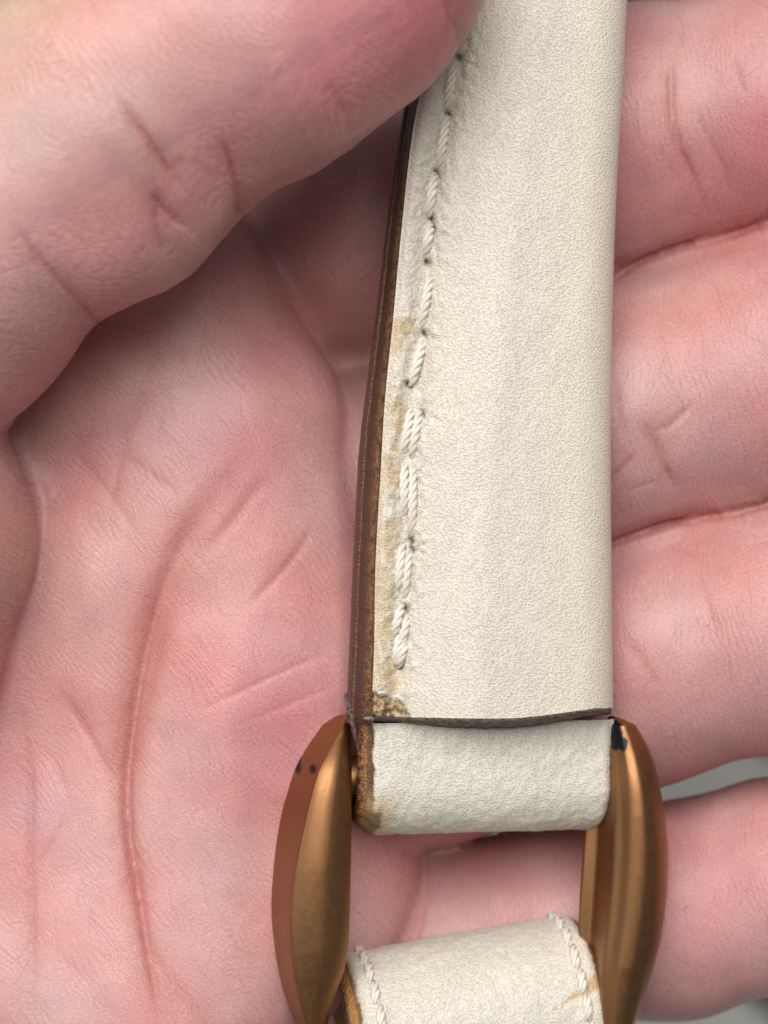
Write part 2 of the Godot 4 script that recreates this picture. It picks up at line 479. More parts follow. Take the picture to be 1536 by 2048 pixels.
func build_hand() -> void:
	hand_bones()
	var seg := []                # [a, b, depth, width, along0, along1, total, mask]
	var bins := {}
	var sharp := {}
	for cr in crease_list():
		var pts: Array[Vector2] = []
		for k in range(4, cr.size()):
			var q := Q(cr[k][0], cr[k][1], cr[3])
			pts.append(Vector2(q.x, q.y))
		# round the corners once
		var fine: Array[Vector2] = [pts[0]]
		for k in pts.size() - 1:
			fine.append(pts[k].lerp(pts[k + 1], 0.25)); fine.append(pts[k].lerp(pts[k + 1], 0.75))
		fine.append(pts[-1])
		var total := 0.0
		for k in fine.size() - 1: total += fine[k].distance_to(fine[k + 1])
		var mask := 0
		for g in cr[0]: mask |= 1 << int(g)
		var at := 0.0
		for k in fine.size() - 1:
			var l := fine[k].distance_to(fine[k + 1])
			var id := seg.size()
			seg.append([fine[k], fine[k + 1], cr[1] * (0.78 if mask & 65 else 0.8 if mask & 2 else 0.7), cr[2], at, at + l, total, mask])
			at += l
			for w in int(l * 2.0) + 2:
				var on_line := fine[k].lerp(fine[k + 1], w / (l * 2.0 + 1.0))
				if cr[1] > 0.15:
					for o in [Vector2(-0.35, -0.35), Vector2(0.35, -0.35), Vector2(-0.35, 0.35), Vector2(0.35, 0.35)]:
						sharp[Vector2i((on_line + o).floor())] = true
			var reach: float = cr[2] * 3.0
			var p0 := (fine[k].min(fine[k + 1]) - Vector2.ONE * reach) / 2.0
			var p1 := (fine[k].max(fine[k + 1]) + Vector2.ONE * reach) / 2.0
			for x in range(int(floor(p0.x)), int(floor(p1.x)) + 1):
				for y in range(int(floor(p0.y)), int(floor(p1.y)) + 1):
					var key := Vector2i(x, y)
					if not bins.has(key): bins[key] = PackedInt32Array()
					bins[key].append(id)
	# 1. surface nets on the blocks that the surface crosses
	var lo := Vector3(1e9, 1e9, 1e9); var hi := -lo
	for i in bone_a.size():
		for e in [bone_a[i], bone_a[i] + bone_d[i]]:
			lo = lo.min(e); hi = hi.max(e)
	var half := CELL * BLOCK * 0.87 + 3.0
	var b0 := Vector3i(((lo - Vector3.ONE * 25) / (CELL * BLOCK)).floor())
	var b1 := Vector3i(((hi + Vector3.ONE * 25) / (CELL * BLOCK)).floor())
	var vid := {}
	var V := PackedVector3Array()
	var cells: Array[Vector3i] = []
	for bx in range(b0.x, b1.x + 1):
		for by in range(b0.y, b1.y + 1):
			for bz in range(b0.z, b1.z + 1):
				var blk := Vector3i(bx, by, bz)
				var mid := (Vector3(blk) + Vector3(0.5, 0.5, 0.5)) * CELL * BLOCK
				if absf(field(mid, list_at(mid))) > half: continue
				for x in BLOCK:
					for y in BLOCK:
						for z in BLOCK:
							var c := blk * BLOCK + Vector3i(x, y, z)
							var v0 := value(c)
							if absf(v0) > CELL * 2.2: continue
							cells.append(c)
	for c in cells:
		var f := PackedFloat32Array()
		var inside := 0
		for k in 8:
			var d := value(c + Vector3i(k & 1, (k >> 1) & 1, k >> 2))
			f.append(d)
			if d < 0.0: inside += 1
		if inside == 0 or inside == 8: continue
		var sum := Vector3.ZERO
		var cnt := 0
		for k in 8:
			for ax in 3:
				if k & (1 << ax): continue
				var m := k | (1 << ax)
				if (f[k] < 0.0) == (f[m] < 0.0): continue
				var t := f[k] / (f[k] - f[m])
				var p := Vector3(k & 1, (k >> 1) & 1, k >> 2)
				p[ax] += t
				sum += p
				cnt += 1
		vid[c] = V.size()
		V.append((Vector3(c) + sum / cnt) * CELL)
	var T := PackedInt32Array()
	var axes: Array[Vector3i] = [Vector3i(1, 0, 0), Vector3i(0, 1, 0), Vector3i(0, 0, 1)]
	for c in cells:
		var d0 := value(c)
		for ax in 3:
			var d1 := value(c + axes[ax])
			if (d0 < 0.0) == (d1 < 0.0): continue
			var e1 := axes[(ax + 1) % 3]; var e2 := axes[(ax + 2) % 3]
			if not (vid.has(c) and vid.has(c - e1) and vid.has(c - e2) and vid.has(c - e1 - e2)): continue
			var a: int = vid[c]; var b: int = vid[c - e1]; var g: int = vid[c - e1 - e2]; var h: int = vid[c - e2]
			if d0 < 0.0: T.append_array([a, b, g, a, g, h])
			else: T.append_array([a, g, b, a, h, g])
	values.clear()
	var N := normals(V, T)
	# 2. refine what faces the lens, sliding new points onto the field
	for level in 4:
		var keep := PackedByteArray(); keep.resize(V.size())
		for i in V.size():
			var p := V[i]
			var s := PX * D / (D - p.z)
			var px := 768.0 + p.x * s
			var py := 1024.0 - p.y * s
			var m := 120.0 - level * 30.0
			var on := px > -m and px < 1536 + m and py > -m and py < 2048 + m and N[i].z > -0.25
			if level > 0 and px > 830 and px < 1150 and py < 1600: on = false
			if on and level > 1:
				want_gap = true
				field(p, list_at(p))
				want_gap = false
				var lim := 1.2 if level == 2 else 0.5
				on = near_gap < lim and not (near_group == 0 and px < 150) or level == 2 and sharp.has(Vector2i(int(floor(p.x)), int(floor(p.y))))
			keep[i] = 1 if on else 0
		var mids := {}
		var T2 := PackedInt32Array()
		for t in range(0, T.size(), 3):
			var q := [T[t], T[t + 1], T[t + 2]]
			var ms := [-1, -1, -1]
			var cnt := 0
			for k in 3:
				var a: int = q[k]; var b: int = q[(k + 1) % 3]
				if keep[a] == 0 or keep[b] == 0: continue
				var key := a * 4194304 + b if a < b else b * 4194304 + a
				if mids.has(key):
					ms[k] = mids[key]
				else:
					var n := (N[a] + N[b]).normalized()
					# a bend across the edge bulges outward, as on a curved patch
					var p := (V[a] + V[b]) * 0.5
					if N[a].dot(N[b]) > 0.3:
						p -= n * clampf(field(p, list_at(p)), -0.4, 0.4)
						p -= n * clampf(field(p, list_at(p)), -0.1, 0.1)
					ms[k] = V.size()
					mids[key] = V.size()
					V.append(p)
					N.append(n)
				cnt += 1
			if cnt == 3:
				T2.append_array([q[0], ms[0], ms[2], ms[0], q[1], ms[1], ms[2], ms[1], q[2], ms[0], ms[1], ms[2]])
			elif cnt == 0:
				T2.append_array(q)
			elif cnt == 1:
				for k in 3:
					if ms[k] >= 0: T2.append_array([q[k], ms[k], q[(k + 2) % 3], ms[k], q[(k + 1) % 3], q[(k + 2) % 3]])
			else:
				for k in 3:
					if ms[k] < 0:
						var a: int = q[k]; var b: int = q[(k + 1) % 3]; var c: int = q[(k + 2) % 3]
						var mb: int = ms[(k + 1) % 3]; var mc: int = ms[(k + 2) % 3]
						T2.append_array([a, b, mb, a, mb, mc, mc, mb, c])
		T = T2
		N = normals(V, T)
	# the points along contact lines are relaxed, so that the folds run clean
	want_gap = true
	var loose := PackedByteArray(); loose.resize(V.size())
	for i in V.size():
		if N[i].z < -0.4 or absf(V[i].x) > 29.5 or absf(V[i].y) > 39.0 or (V[i].x > 3.0 and V[i].x < 14.0 and V[i].y > -18.0): continue
		field(V[i], list_at(V[i]))
		if near_gap < 1.5: loose[i] = 1
	want_gap = false
	var near_tris := PackedInt32Array()
	for t in range(0, T.size(), 3):
		if loose[T[t]] or loose[T[t + 1]] or loose[T[t + 2]]: near_tris.append_array([T[t], T[t + 1], T[t + 2]])
	for pass_ in 7:
		var acc := {}
		for t in range(0, near_tris.size(), 3):
			var a := near_tris[t]; var b := near_tris[t + 1]; var c := near_tris[t + 2]
			if loose[a]: acc[a] = acc.get(a, Vector4.ZERO) + Vector4(V[b].x + V[c].x, V[b].y + V[c].y, V[b].z + V[c].z, 2.0)
			if loose[b]: acc[b] = acc.get(b, Vector4.ZERO) + Vector4(V[a].x + V[c].x, V[a].y + V[c].y, V[a].z + V[c].z, 2.0)
			if loose[c]: acc[c] = acc.get(c, Vector4.ZERO) + Vector4(V[b].x + V[a].x, V[b].y + V[a].y, V[b].z + V[a].z, 2.0)
		for i in acc:
			var q: Vector4 = acc[i]
			var p := V[i].lerp(Vector3(q.x, q.y, q.z) / q.w, 0.6)
			if pass_ == 3 or pass_ == 6:
				for again in 1 + pass_ / 6:
					var li := list_at(p)
					var f0 := field(p, li)
					var gr := Vector3(field(p + Vector3(0.06, 0, 0), li) - f0, field(p + Vector3(0, 0.06, 0), li) - f0, field(p + Vector3(0, 0, 0.06), li) - f0) / 0.06
					p -= gr.normalized() * clampf(f0 / maxf(gr.length(), 0.4), -0.5, 0.5)
			V[i] = p
	N = normals(V, T)
	# 3. creases and colour
	var G := PackedInt32Array(); G.resize(V.size())
	var UV := PackedVector2Array(); UV.resize(V.size())
	var C := PackedColorArray(); C.resize(V.size())
	var regions := [[], [], [], [], [], [], []]
	for r in skin_regions():
		for g in r[0]: regions[int(g)].append([Q(r[1], r[2], r[3]), r[4] * r[4], r[5], r[6]])
	var group_bones := [[], [], [], [], [], [], []]
	for i in bone_a.size():
		if bone_u[i] >= 0.0: group_bones[bone_g[i]].append(i)
	var moved := PackedVector3Array(); moved.resize(V.size())
	for i in V.size():
		var p := V[i]
		want_gap = true
		var near := list_at(p)
		field(p, near)
		var gap := smoothstep(0.0, 1.6, near_gap)
		var g := near_group
		G[i] = g
		if g == 0 or g == 6:
			UV[i] = Vector2(p.x * 0.8 + p.y * 0.6, p.y * 0.8 - p.x * 0.6)
		else:
			var total := 0.0
			var mixed := Vector2.ZERO
			for bn in group_bones[g]:
				var axis := bone_d[bn].normalized()
				var q := p - bone_a[bn]
				var al := q.dot(axis)
				var len_ := sqrt(bone_l2[bn])
				var wt := exp(-absf(al - clampf(al, 0.0, len_)) * 1.2) + 1e-9
				var rad := q - axis * al
				var up := (Vector3(0, 0, 1) - axis * axis.z).normalized()
				mixed += wt * Vector2(bone_u[bn] + al, atan2(rad.dot(axis.cross(up)), rad.dot(up)) * 9.0)
				total += wt
			UV[i] = mixed / total
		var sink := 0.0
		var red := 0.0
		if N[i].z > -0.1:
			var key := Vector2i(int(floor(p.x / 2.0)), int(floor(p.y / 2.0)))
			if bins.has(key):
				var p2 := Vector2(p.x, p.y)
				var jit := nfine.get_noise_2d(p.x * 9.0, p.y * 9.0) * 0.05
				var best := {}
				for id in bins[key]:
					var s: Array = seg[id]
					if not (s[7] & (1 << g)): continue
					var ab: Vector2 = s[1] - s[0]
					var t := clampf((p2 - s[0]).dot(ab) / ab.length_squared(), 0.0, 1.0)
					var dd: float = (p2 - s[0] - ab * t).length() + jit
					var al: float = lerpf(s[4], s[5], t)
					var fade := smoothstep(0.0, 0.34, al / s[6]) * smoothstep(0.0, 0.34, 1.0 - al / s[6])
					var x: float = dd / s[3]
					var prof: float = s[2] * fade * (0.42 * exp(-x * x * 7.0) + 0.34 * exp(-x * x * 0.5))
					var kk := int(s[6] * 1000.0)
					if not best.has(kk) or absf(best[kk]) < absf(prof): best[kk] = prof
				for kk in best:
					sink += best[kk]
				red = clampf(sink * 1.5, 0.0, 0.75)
		var lump := nz.get_noise_3d(p.x * 3.2, p.y * 3.2, p.z * 3.2) * 0.28 + nz.get_noise_3d(p.x * 9.0, p.y * 9.0, p.z * 9.0) * 0.09
		moved[i] = p + N[i] * (gap * lump - minf(sink, 2.2))
		var col := Color(0.67, 0.34, 0.315) * (0.90 if g >= 2 and g <= 5 else 1.06)
		for r in regions[g]:
			var w: float = p.distance_squared_to(r[0]) / r[1]
			if w < 4.0: col = col.lerp(r[2], r[3] * exp(-w * 1.3))
		var mo := nz.get_noise_3d(p.x * 5.0 + 90.0, p.y * 5.0, p.z * 5.0)
		var mf := nfine.get_noise_3d(p.x * 5.0, p.y * 5.0, p.z * 5.0 + 40.0)
		col = col * (1.0 + 0.07 * mf)
		col.g *= 1.01
		col.b *= 1.05
		col.g *= 1.0 - 0.16 * mo
		col.b *= 1.0 - 0.15 * mo
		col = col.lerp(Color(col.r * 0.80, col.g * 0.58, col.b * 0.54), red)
		col.a = 1.0
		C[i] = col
	# a point that strays from its neighbours is drawn back among them
	for pass_ in 3:
		var acc := PackedVector3Array(); acc.resize(V.size())
		var cnt := PackedInt32Array(); cnt.resize(V.size())
		for t in range(0, T.size(), 3):
			var a := T[t]; var b := T[t + 1]; var c := T[t + 2]
			acc[a] += moved[b] + moved[c]; acc[b] += moved[a] + moved[c]; acc[c] += moved[a] + moved[b]
			cnt[a] += 2; cnt[b] += 2; cnt[c] += 2
		for i in V.size():
			if cnt[i] == 0 or N[i].z < -0.3 or absf(moved[i].x) > 30.0 or absf(moved[i].y) > 39.0: continue
			var q := acc[i] / cnt[i]
			if q.distance_squared_to(moved[i]) > 0.016: moved[i] = q
	N = normals(moved, T)
	want_gap = false
	# 4. texture seams: triangles between two bones get their own corners
	var nv := PackedVector3Array(moved); var nn := PackedVector3Array(N); var nc := PackedColorArray(C); var nu := PackedVector2Array(UV)
	for t in range(0, T.size(), 3):
		var i0 := T[t]; var i1 := T[t + 1]; var i2 := T[t + 2]
		if G[i0] == G[i1] and G[i1] == G[i2] and absf(UV[i0].y - UV[i1].y) < 20.0 and absf(UV[i0].y - UV[i2].y) < 20.0: continue
		var u0 := UV[i0]
		for k in [1, 2]:
			var j := T[t + k]
			T[t + k] = nv.size()
			nv.append(moved[j]); nn.append(N[j]); nc.append(C[j])
			nu.append(u0 + Vector2(moved[j].x - moved[i0].x, moved[j].y - moved[i0].y))
	var root := base("hand", Q(0, 1300, -20))
	tag(root, "bare open hand, palm up, its thumb pinning the cream leather handle against the four fingers", "hand")
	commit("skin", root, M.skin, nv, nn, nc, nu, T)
	print("hand: ", nv.size(), " points, ", T.size() / 3, " triangles")
	# nails on the far side of the thumb and fingertips
	for e in [[[690, -78, 4.6], [755, -125, 4.6], 8.4, Vector3(0.25, 0.80, -0.35)], [[2100, 120, -16], [2420, 90, -22], 7.4, Vector3(0, 0, -1)], [[2250, 560, -17], [2600, 490, -24], 7.7, Vector3(0, 0, -1)], [[2200, 1090, -17], [2520, 1030, -24], 7.3, Vector3(0, 0, -1)], [[2000, 1660, -18], [2260, 1610, -24], 6.3, Vector3(0, 0, -1)]]:
		var a := Q(e[0][0], e[0][1], e[0][2]); var b := Q(e[1][0], e[1][1], e[1][2])
		var axis := (b - a).normalized()
		var up: Vector3 = e[3]
		up = (up - axis * axis.dot(up)).normalized()
		var side := axis.cross(up)
		var v := PackedVector3Array(); var c := PackedColorArray(); var uv := PackedVector2Array()
		for j in 13:
			for i in 13:
				var s := j / 12.0; var w := (i / 12.0 - 0.5) * 2.0
				var an := w * 0.85
				var r: float = e[2] + 0.25 - 0.7 * w * w * w * w - 0.8 * pow(1.0 - s, 6)
				v.append(b - axis * (6.0 - s * 11.0) + (up * cos(an) + side * sin(an)) * (r if s < 0.8 else r - (s - 0.8) * 3.0))
				c.append(Color(0.72, 0.45, 0.41) if s < 0.85 else Color(0.8, 0.72, 0.66)); uv.append(Vector2(w, s) * 5.0)
		grid_mesh("fingernail", root, M.nail, 12, 12, v, c, uv)

func normals(V: PackedVector3Array, T: PackedInt32Array) -> PackedVector3Array:
	var n := PackedVector3Array(); n.resize(V.size())
	for t in range(0, T.size(), 3):
		var a := T[t]; var b := T[t + 1]; var c := T[t + 2]
		var q := (V[b] - V[a]).cross(V[c] - V[a])
		n[a] += q; n[b] += q; n[c] += q
	for i in n.size(): n[i] = n[i].normalized()
	return n

# ------------------------------------------------------------------ the handle
const FACE_L := [[-600, 1010], [-150, 925], [0, 893], [140, 852], [260, 826], [480, 801], [640, 786], [800, 770], [950, 761], [1130, 751], [1300, 748], [1440, 742]]
const FACE_R := [[-600, 1300], [0, 1255], [170, 1246], [370, 1234], [600, 1226], [900, 1222], [1200, 1224], [1440, 1227]]
const EDGE_L := [[-600, 960], [-150, 880], [0, 848], [180, 812], [400, 778], [640, 748], [760, 732], [900, 715], [1100, 704], [1300, 695], [1440, 688]]
const SEAM := [[-600, 1055], [-150, 975], [0, 938], [110, 914], [225, 893], [345, 873], [440, 858], [530, 852], [660, 843], [800, 826], [900, 814], [1000, 812], [1090, 812], [1200, 806], [1330, 797]]
const HOLES := [[945, -10], [918, 116], [896, 228], [874, 346], [862, 436], [866, 456], [855, 525], [849, 668], [817, 770], [846, 826], [826, 960], [823, 1080], [826, 1098], [812, 1216], [800, 1332]]

func pad(d: float, ds: float, w: float) -> float:      # the padded relief across the face, d mm from its raw edge
	var r := 2.2 * smoothstep(ds * 0.6, ds + 6.5, d) - 0.62 * exp(-pow((d - ds) / 0.75, 2.0))
	r -= 0.35 * exp(-pow(d / 0.35, 2.0))
	return r

func handle_z(px: float, py: float) -> float:           # height of the handle's face at a photo point
	var xl := tab(FACE_L, py)
	var d := (px - xl) / PX
	var ds := (tab(SEAM, py) - xl) / PX
	var z := SLOPE * (xl - 750.0) / PX * 0.6 + SLOPE * d + pad(d, ds, 0.0)
	# the padding flattens where the handle is sewn round the ring
	return z - 1.15 + 0.0

func face_extra(px: float, py: float) -> float:          # puckers round the stitch holes, slow waves
	var z := 0.0
	for h in HOLES:
		var dx: float = (px - h[0]) / PX
		var dy: float = (py - h[1]) / PX
		var r := sqrt(dx * dx + dy * dy)
		if r > 3.2: continue
		var an := atan2(dy, dx)
		z -= 0.45 * exp(-r * r / 0.07)
		z += 0.04 * sin(an * 9.0 + h[1] * 0.7 + 2.5 * nfine.get_noise_2d(px, py)) * exp(-pow((r - 0.9) / 0.8, 2.0))
		z -= 0.12 * exp(-pow(absf(dy - dx * 0.55) / 0.10, 2.0)) * exp(-pow((dx - 0.7) / 0.6, 2.0))
	var edge_d := (px - tab(SEAM, py)) / PX
	z += 0.16 * nfine.get_noise_2d(px * 0.55, py * 0.4) * exp(-pow((absf(edge_d) - 0.8) / 0.7, 2.0))
	z += 0.03 * nz.get_noise_2d(px * 0.45, py * 0.18) + 0.02 * nz.get_noise_2d(px * 2.0, py * 1.4)
	return z

func blot(px: float, py: float, x: float, y: float, rx: float, ry: float) -> float:
	var n := 0.5 * nz.get_noise_2d(px * 2.2, py * 2.2) + 0.3 * nfine.get_noise_2d(px * 0.9, py * 0.9)
	return 1.0 - smoothstep(0.25, 1.15, sqrt(pow((px - x) / rx, 2.0) + pow((py - y) / ry, 2.0)) + n)

func build_handle() -> Node3D:
	var root := base("bag_handle", Q(960, 1440, -3))
	tag(root, "worn cream leather bag handle with brown edges, pinched under the thumb", "bag handle")
	var y0 := -1000.0
	var y1 := 1432.0
	var nv := 420
	var nf := 170; var nr := 34; var nb := 12
	var v := PackedVector3Array(); var c := PackedColorArray(); var uv := PackedVector2Array()
	var cream := Color(0.725, 0.685, 0.595)
	for j in nv + 1:
		var s := j / float(nv)
		var py0 := lerpf(y0, 60.0, s / 0.16) if s < 0.16 else lerpf(60.0, y1, (s - 0.16) / 0.84)
		var xl := tab(FACE_L, py0)
		var xr := tab(FACE_R, py0)
		var rr := 3.3
		var rz := 2.6
		var W0 := (xr - xl) / PX
		var a0 := 0.25
		var wf := W0 - rr + rr * sin(a0)
		# the lower end of the face is cut in a shallow arc
		var bend := smoothstep(1250.0, y1, py0)
		var zf := handle_z(xl + wf * PX, py0)
		for i in nf + nr + nb + 1:
			var px: float; var z: float
			var py := py0
			if i <= nf:
				var d := wf * i / nf
				px = xl + d * PX
				z = handle_z(px, py)
				z += face_extra(px, py) * smoothstep(0.0, 0.4, d) * (1.0 - smoothstep(wf - 2.0, wf, d))
			elif i <= nf + nr:
				var a := lerpf(a0, PI, (i - nf) / float(nr))
				px = xr - rr * PX + rr * sin(a) * PX
				z = zf - rz * cos(a0) + rz * cos(a)
			else:
				var k := (i - nf - nr) / float(nb)
				px = lerpf(xr - rr * PX, tab(EDGE_L, py) + 14.0, k)
				z = lerpf(zf - rz * cos(a0) - rz, -4.6, k)
			py += bend * (5.0 * sin(clampf((px - 742.0) / 480.0, 0.0, 1.0) * PI) - 16.0 * smoothstep(0.55, 1.0, (px - 742.0) / 480.0))
			v.append(Q(px, py, z))
			var q := v[-1]
			uv.append(Vector2(q.x - q.y * 0.45 - (0.0 if i <= nf else z - zf), q.y + q.x * 0.45))
			# colour: cream, yellowed along the raw edge, scuffed core at the lower corner
			var col := cream * (1.0 + 0.035 * nz.get_noise_2d(px * 0.8, py * 0.5))
			col = col.lerp(Color(0.76, 0.69, 0.555), smoothstep(0.6, 0.95, (px - xl) / (xr - xl)) * 0.45)
			var w := 0.0
			for st in [[800, 655, 36, 26], [792, 690, 30, 22], [795, 830, 26, 60], [785, 945, 28, 60], [778, 1080, 34, 46], [768, 1180, 26, 90], [778, 1345, 42, 45], [770, 1250, 22, 60]]:
				w = maxf(w, blot(px, py, st[0], st[1], st[2], st[3]))
			w = maxf(w, (1.0 - smoothstep(0.1, 0.5, (px - xl) / PX + 0.2 * nfine.get_noise_2d(px * 0.8, py * 0.8))) * smoothstep(700.0, 1000.0, py) * 0.8)
			col = col.lerp(Color(0.60, 0.45, 0.25), w * 0.75)
			var core := 1.0 - smoothstep(0.75, 1.05, sqrt(pow((px - 756.0) / 58.0, 2.0) + pow((py - 1420.0 - 0.25 * (px - 756.0)) / 42.0, 2.0)) + 0.30 * nz.get_noise_2d(px * 1.6, py * 1.6) + 0.25 * nfine.get_noise_2d(px * 0.7, py * 0.7))
			if core > 0.0:
				col = col.lerp(Color(0.36, 0.26, 0.15) * (1.0 + 1.0 * nfine.get_noise_2d(px * 1.3, py * 1.3)), core)
				v[-1].z -= core * (0.25 + 0.25 * nfine.get_noise_2d(px * 1.1, py * 1.1))
			for h in HOLES:
				var hx: float = px - h[0]; var hy: float = py - h[1]
				var r: float = Vector2((hx * 0.85 - hy * 0.5) / 5.5, (hx * 0.5 + hy * 0.85) / 12.0).length() + 0.5 * nfine.get_noise_2d(px * 0.9, py * 0.9)
				if r < 2.0: col = col.lerp(Color(0.05, 0.03, 0.02), 0.9 * exp(-r * r * 1.6))
			col.a = 1.0
			c.append(col)
	grid_mesh("leather_face", root, M.leather, nf + nr + nb, nv, v, c, uv, true)

	# the painted raw edge along the left: two leathers glued together, lacquered brown
	v.clear(); c.clear(); uv.clear()
	var ne := 26
	var nl := 560
	for j in nl + 1:
		var py := lerpf(y0, 1446.0, j / float(nl))
		var xl := tab(FACE_L, py)
		var xe := tab(EDGE_L, py)
		var z0 := handle_z(xl, py) + 0.02
		for i in ne + 1:
			var t := i / float(ne)
			var f := pow(t, 0.8)
			var px := lerpf(xl + 2.0, xe, f) + 3.0 * nfine.get_noise_2d(py * 0.35, 7.0) * (1.0 - f)
			if t > 0.93: px = xe + (t - 0.93) * 120.0
			var z := z0 - 0.1 - 3.5 * f - (t - f) * 2.0
			var groove := exp(-pow((t - 0.63) / 0.035, 2.0))
			z += 0.12 * sin(clampf(t / 0.6, 0, 1) * PI) + 0.22 * sin(clampf((t - 0.66) / 0.34, 0, 1) * PI) - 0.22 * groove
			z += 0.07 * nfine.get_noise_2d(px * 1.4, py * 1.1) * (1.0 - smoothstep(0.3, 0.5, t))
			v.append(Q(px, py, z))
			uv.append(Vector2(t * 4.0, v[-1].y))
			var sp := nfine.get_noise_2d(px * 1.5, py * 0.8) * 0.8 + 0.4 * nz.get_noise_2d(px * 2.5, py * 1.2)
			var tan_ := (1.0 - smoothstep(0.12, 0.40, t + 0.20 * sp)) * smoothstep(0.0, 700.0, py + 260.0)
			var col := Color(0.080, 0.036, 0.020)
			col = col.lerp(Color(0.29, 0.165, 0.07), tan_ * clampf(0.62 + 1.2 * sp, 0.0, 1.0))
			col = col.lerp(Color(0.05, 0.02, 0.012), exp(-pow((t - 0.03) / 0.04, 2.0)) * clampf(0.5 + 2.0 * sp, 0.0, 0.9))
			col = col.lerp(Color(0.105, 0.048, 0.040), smoothstep(0.66, 0.9, t))
			col = col.lerp(Color(0.33, 0.17, 0.09), groove * 0.7)
			col.a = 1.0
			c.append(col)
	grid_mesh("painted_edge", root, M.edge, ne, nl, v, c, uv, true)

	# the cut end of the handle above the loop
	v.clear(); c.clear(); uv.clear()
	var n2 := 220
	for j in 13:
		for i in n2 + 1:
			var k := i / float(n2)
			var t := j / 12.0
			var px := lerpf(726.0, 1222.0, k)
			var arc := sin(clampf((px - 742.0) / 480.0, 0.0, 1.0) * PI)
			var yt := 1432.0 + 5.0 * arc - 16.0 * smoothstep(0.55, 1.0, (px - 742.0) / 480.0)
			var z := handle_z(px, 1430.0) + 0.0
			var drop := (13.0 + 8.0 * arc)
			var py := yt - 1.0 + drop * pow(t, 0.7) + 1.5 * nfine.get_noise_2d(px * 0.6, 3.0)
			v.append(Q(px, py, z - 0.05 - 2.4 * t * t - 0.2 * t))
			uv.append(Vector2(v[-1].x, t * 2.0))
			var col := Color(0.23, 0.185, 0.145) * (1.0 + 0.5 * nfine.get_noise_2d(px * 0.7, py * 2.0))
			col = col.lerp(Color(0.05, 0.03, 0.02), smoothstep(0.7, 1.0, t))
			col.a = 1.0
			c.append(col)
	grid_mesh("cut_end", root, M.raw, n2, 12, v, c, uv, false)

	# the loop of leather sewn round the ring's top bar
	ribbon("loop", root, Vector3(717, 1556, 0), Vector3(1197, 1546, 0), -6.7, 4.25, 1428.0, true)

	# stitches
	var st := [
		[[946, -30], [916, 104], 1], [[908, 126], [893, 218], 1], [[893, 236], [876, 334], 1], [[868, 352], [857, 430], 1],
		[[861, 454], [850, 505], 1], [[861, 548], [842, 655], 1], [[846, 684], [822, 770], 1],
		[[822, 818], [806, 905], 1], [[838, 826], [822, 915], 1], [[808, 925], [808, 1030], 1], [[826, 930], [824, 1070], 1],
		[[804, 1086], [796, 1180], 1], [[817, 1102], [808, 1195], 1], [[802, 1212], [788, 1268], 1], [[815, 1232], [800, 1300], 1], [[800, 1268], [790, 1326], 1], [[812, 1285], [796, 1330], 1]]
	for s in st:
		rope("stitch", root, s[0], s[1], 0.39 if s[0][1] < 800 else 0.36)
	# stitches above the picture, under the thumb
	for k in 8:
		var yy := -60.0 - 120.0 * k
		rope("stitch", root, [tab(SEAM, yy - 100.0) + 4.0, yy - 100.0], [tab(SEAM, yy) - 3.0, yy], 0.44)

	# dried glue where the lacquer has split at the lower corner
	blob("glue_bead", root, 763, 1386, 13, 5, 0.10, Color(0.78, 0.79, 0.80), 0.25, 5)
	blob("glue_bead", root, 791, 1393, 12, 4, 0.07, Color(0.80, 0.80, 0.78), 0.45, 6)
	blob("glue_bead", root, 738, 1437, 11, 5, 0.14, Color(0.30, 0.27, 0.26), 0.4, 8)
	# the lacquer that has peeled off between the handle and the ring
	v.clear(); c.clear(); uv.clear()
	for j in 41:
		var t := j / 40.0
		var py := lerpf(1386.0, 1500.0, t)
		var xm := lerpf(691.0, 716.0, pow(t, 0.9))
		var wd := 10.0 * sin(PI * pow(t, 0.6)) + 3.0
		for i in 9:
			var k := i / 8.0
			var nn := nfine.get_noise_2d(py * 0.8, k * 40.0)
			v.append(Q(xm + (k - 0.5) * wd + 1.2 * nn, py, -2.4 - 1.0 * absf(k - 0.5) + 0.12 * nn - 0.6 * t))
			uv.append(Vector2(k, v[-1].y))
			var col := Color(0.30, 0.21, 0.20).lerp(Color(0.07, 0.04, 0.035), smoothstep(0.0, 0.5, nn + 0.5 - k) * 0.85)
			col.a = 1.0
			c.append(col)
	grid_mesh("peeling_lacquer", root, M.raw, 8, 40, v, c, uv, true)
	return root

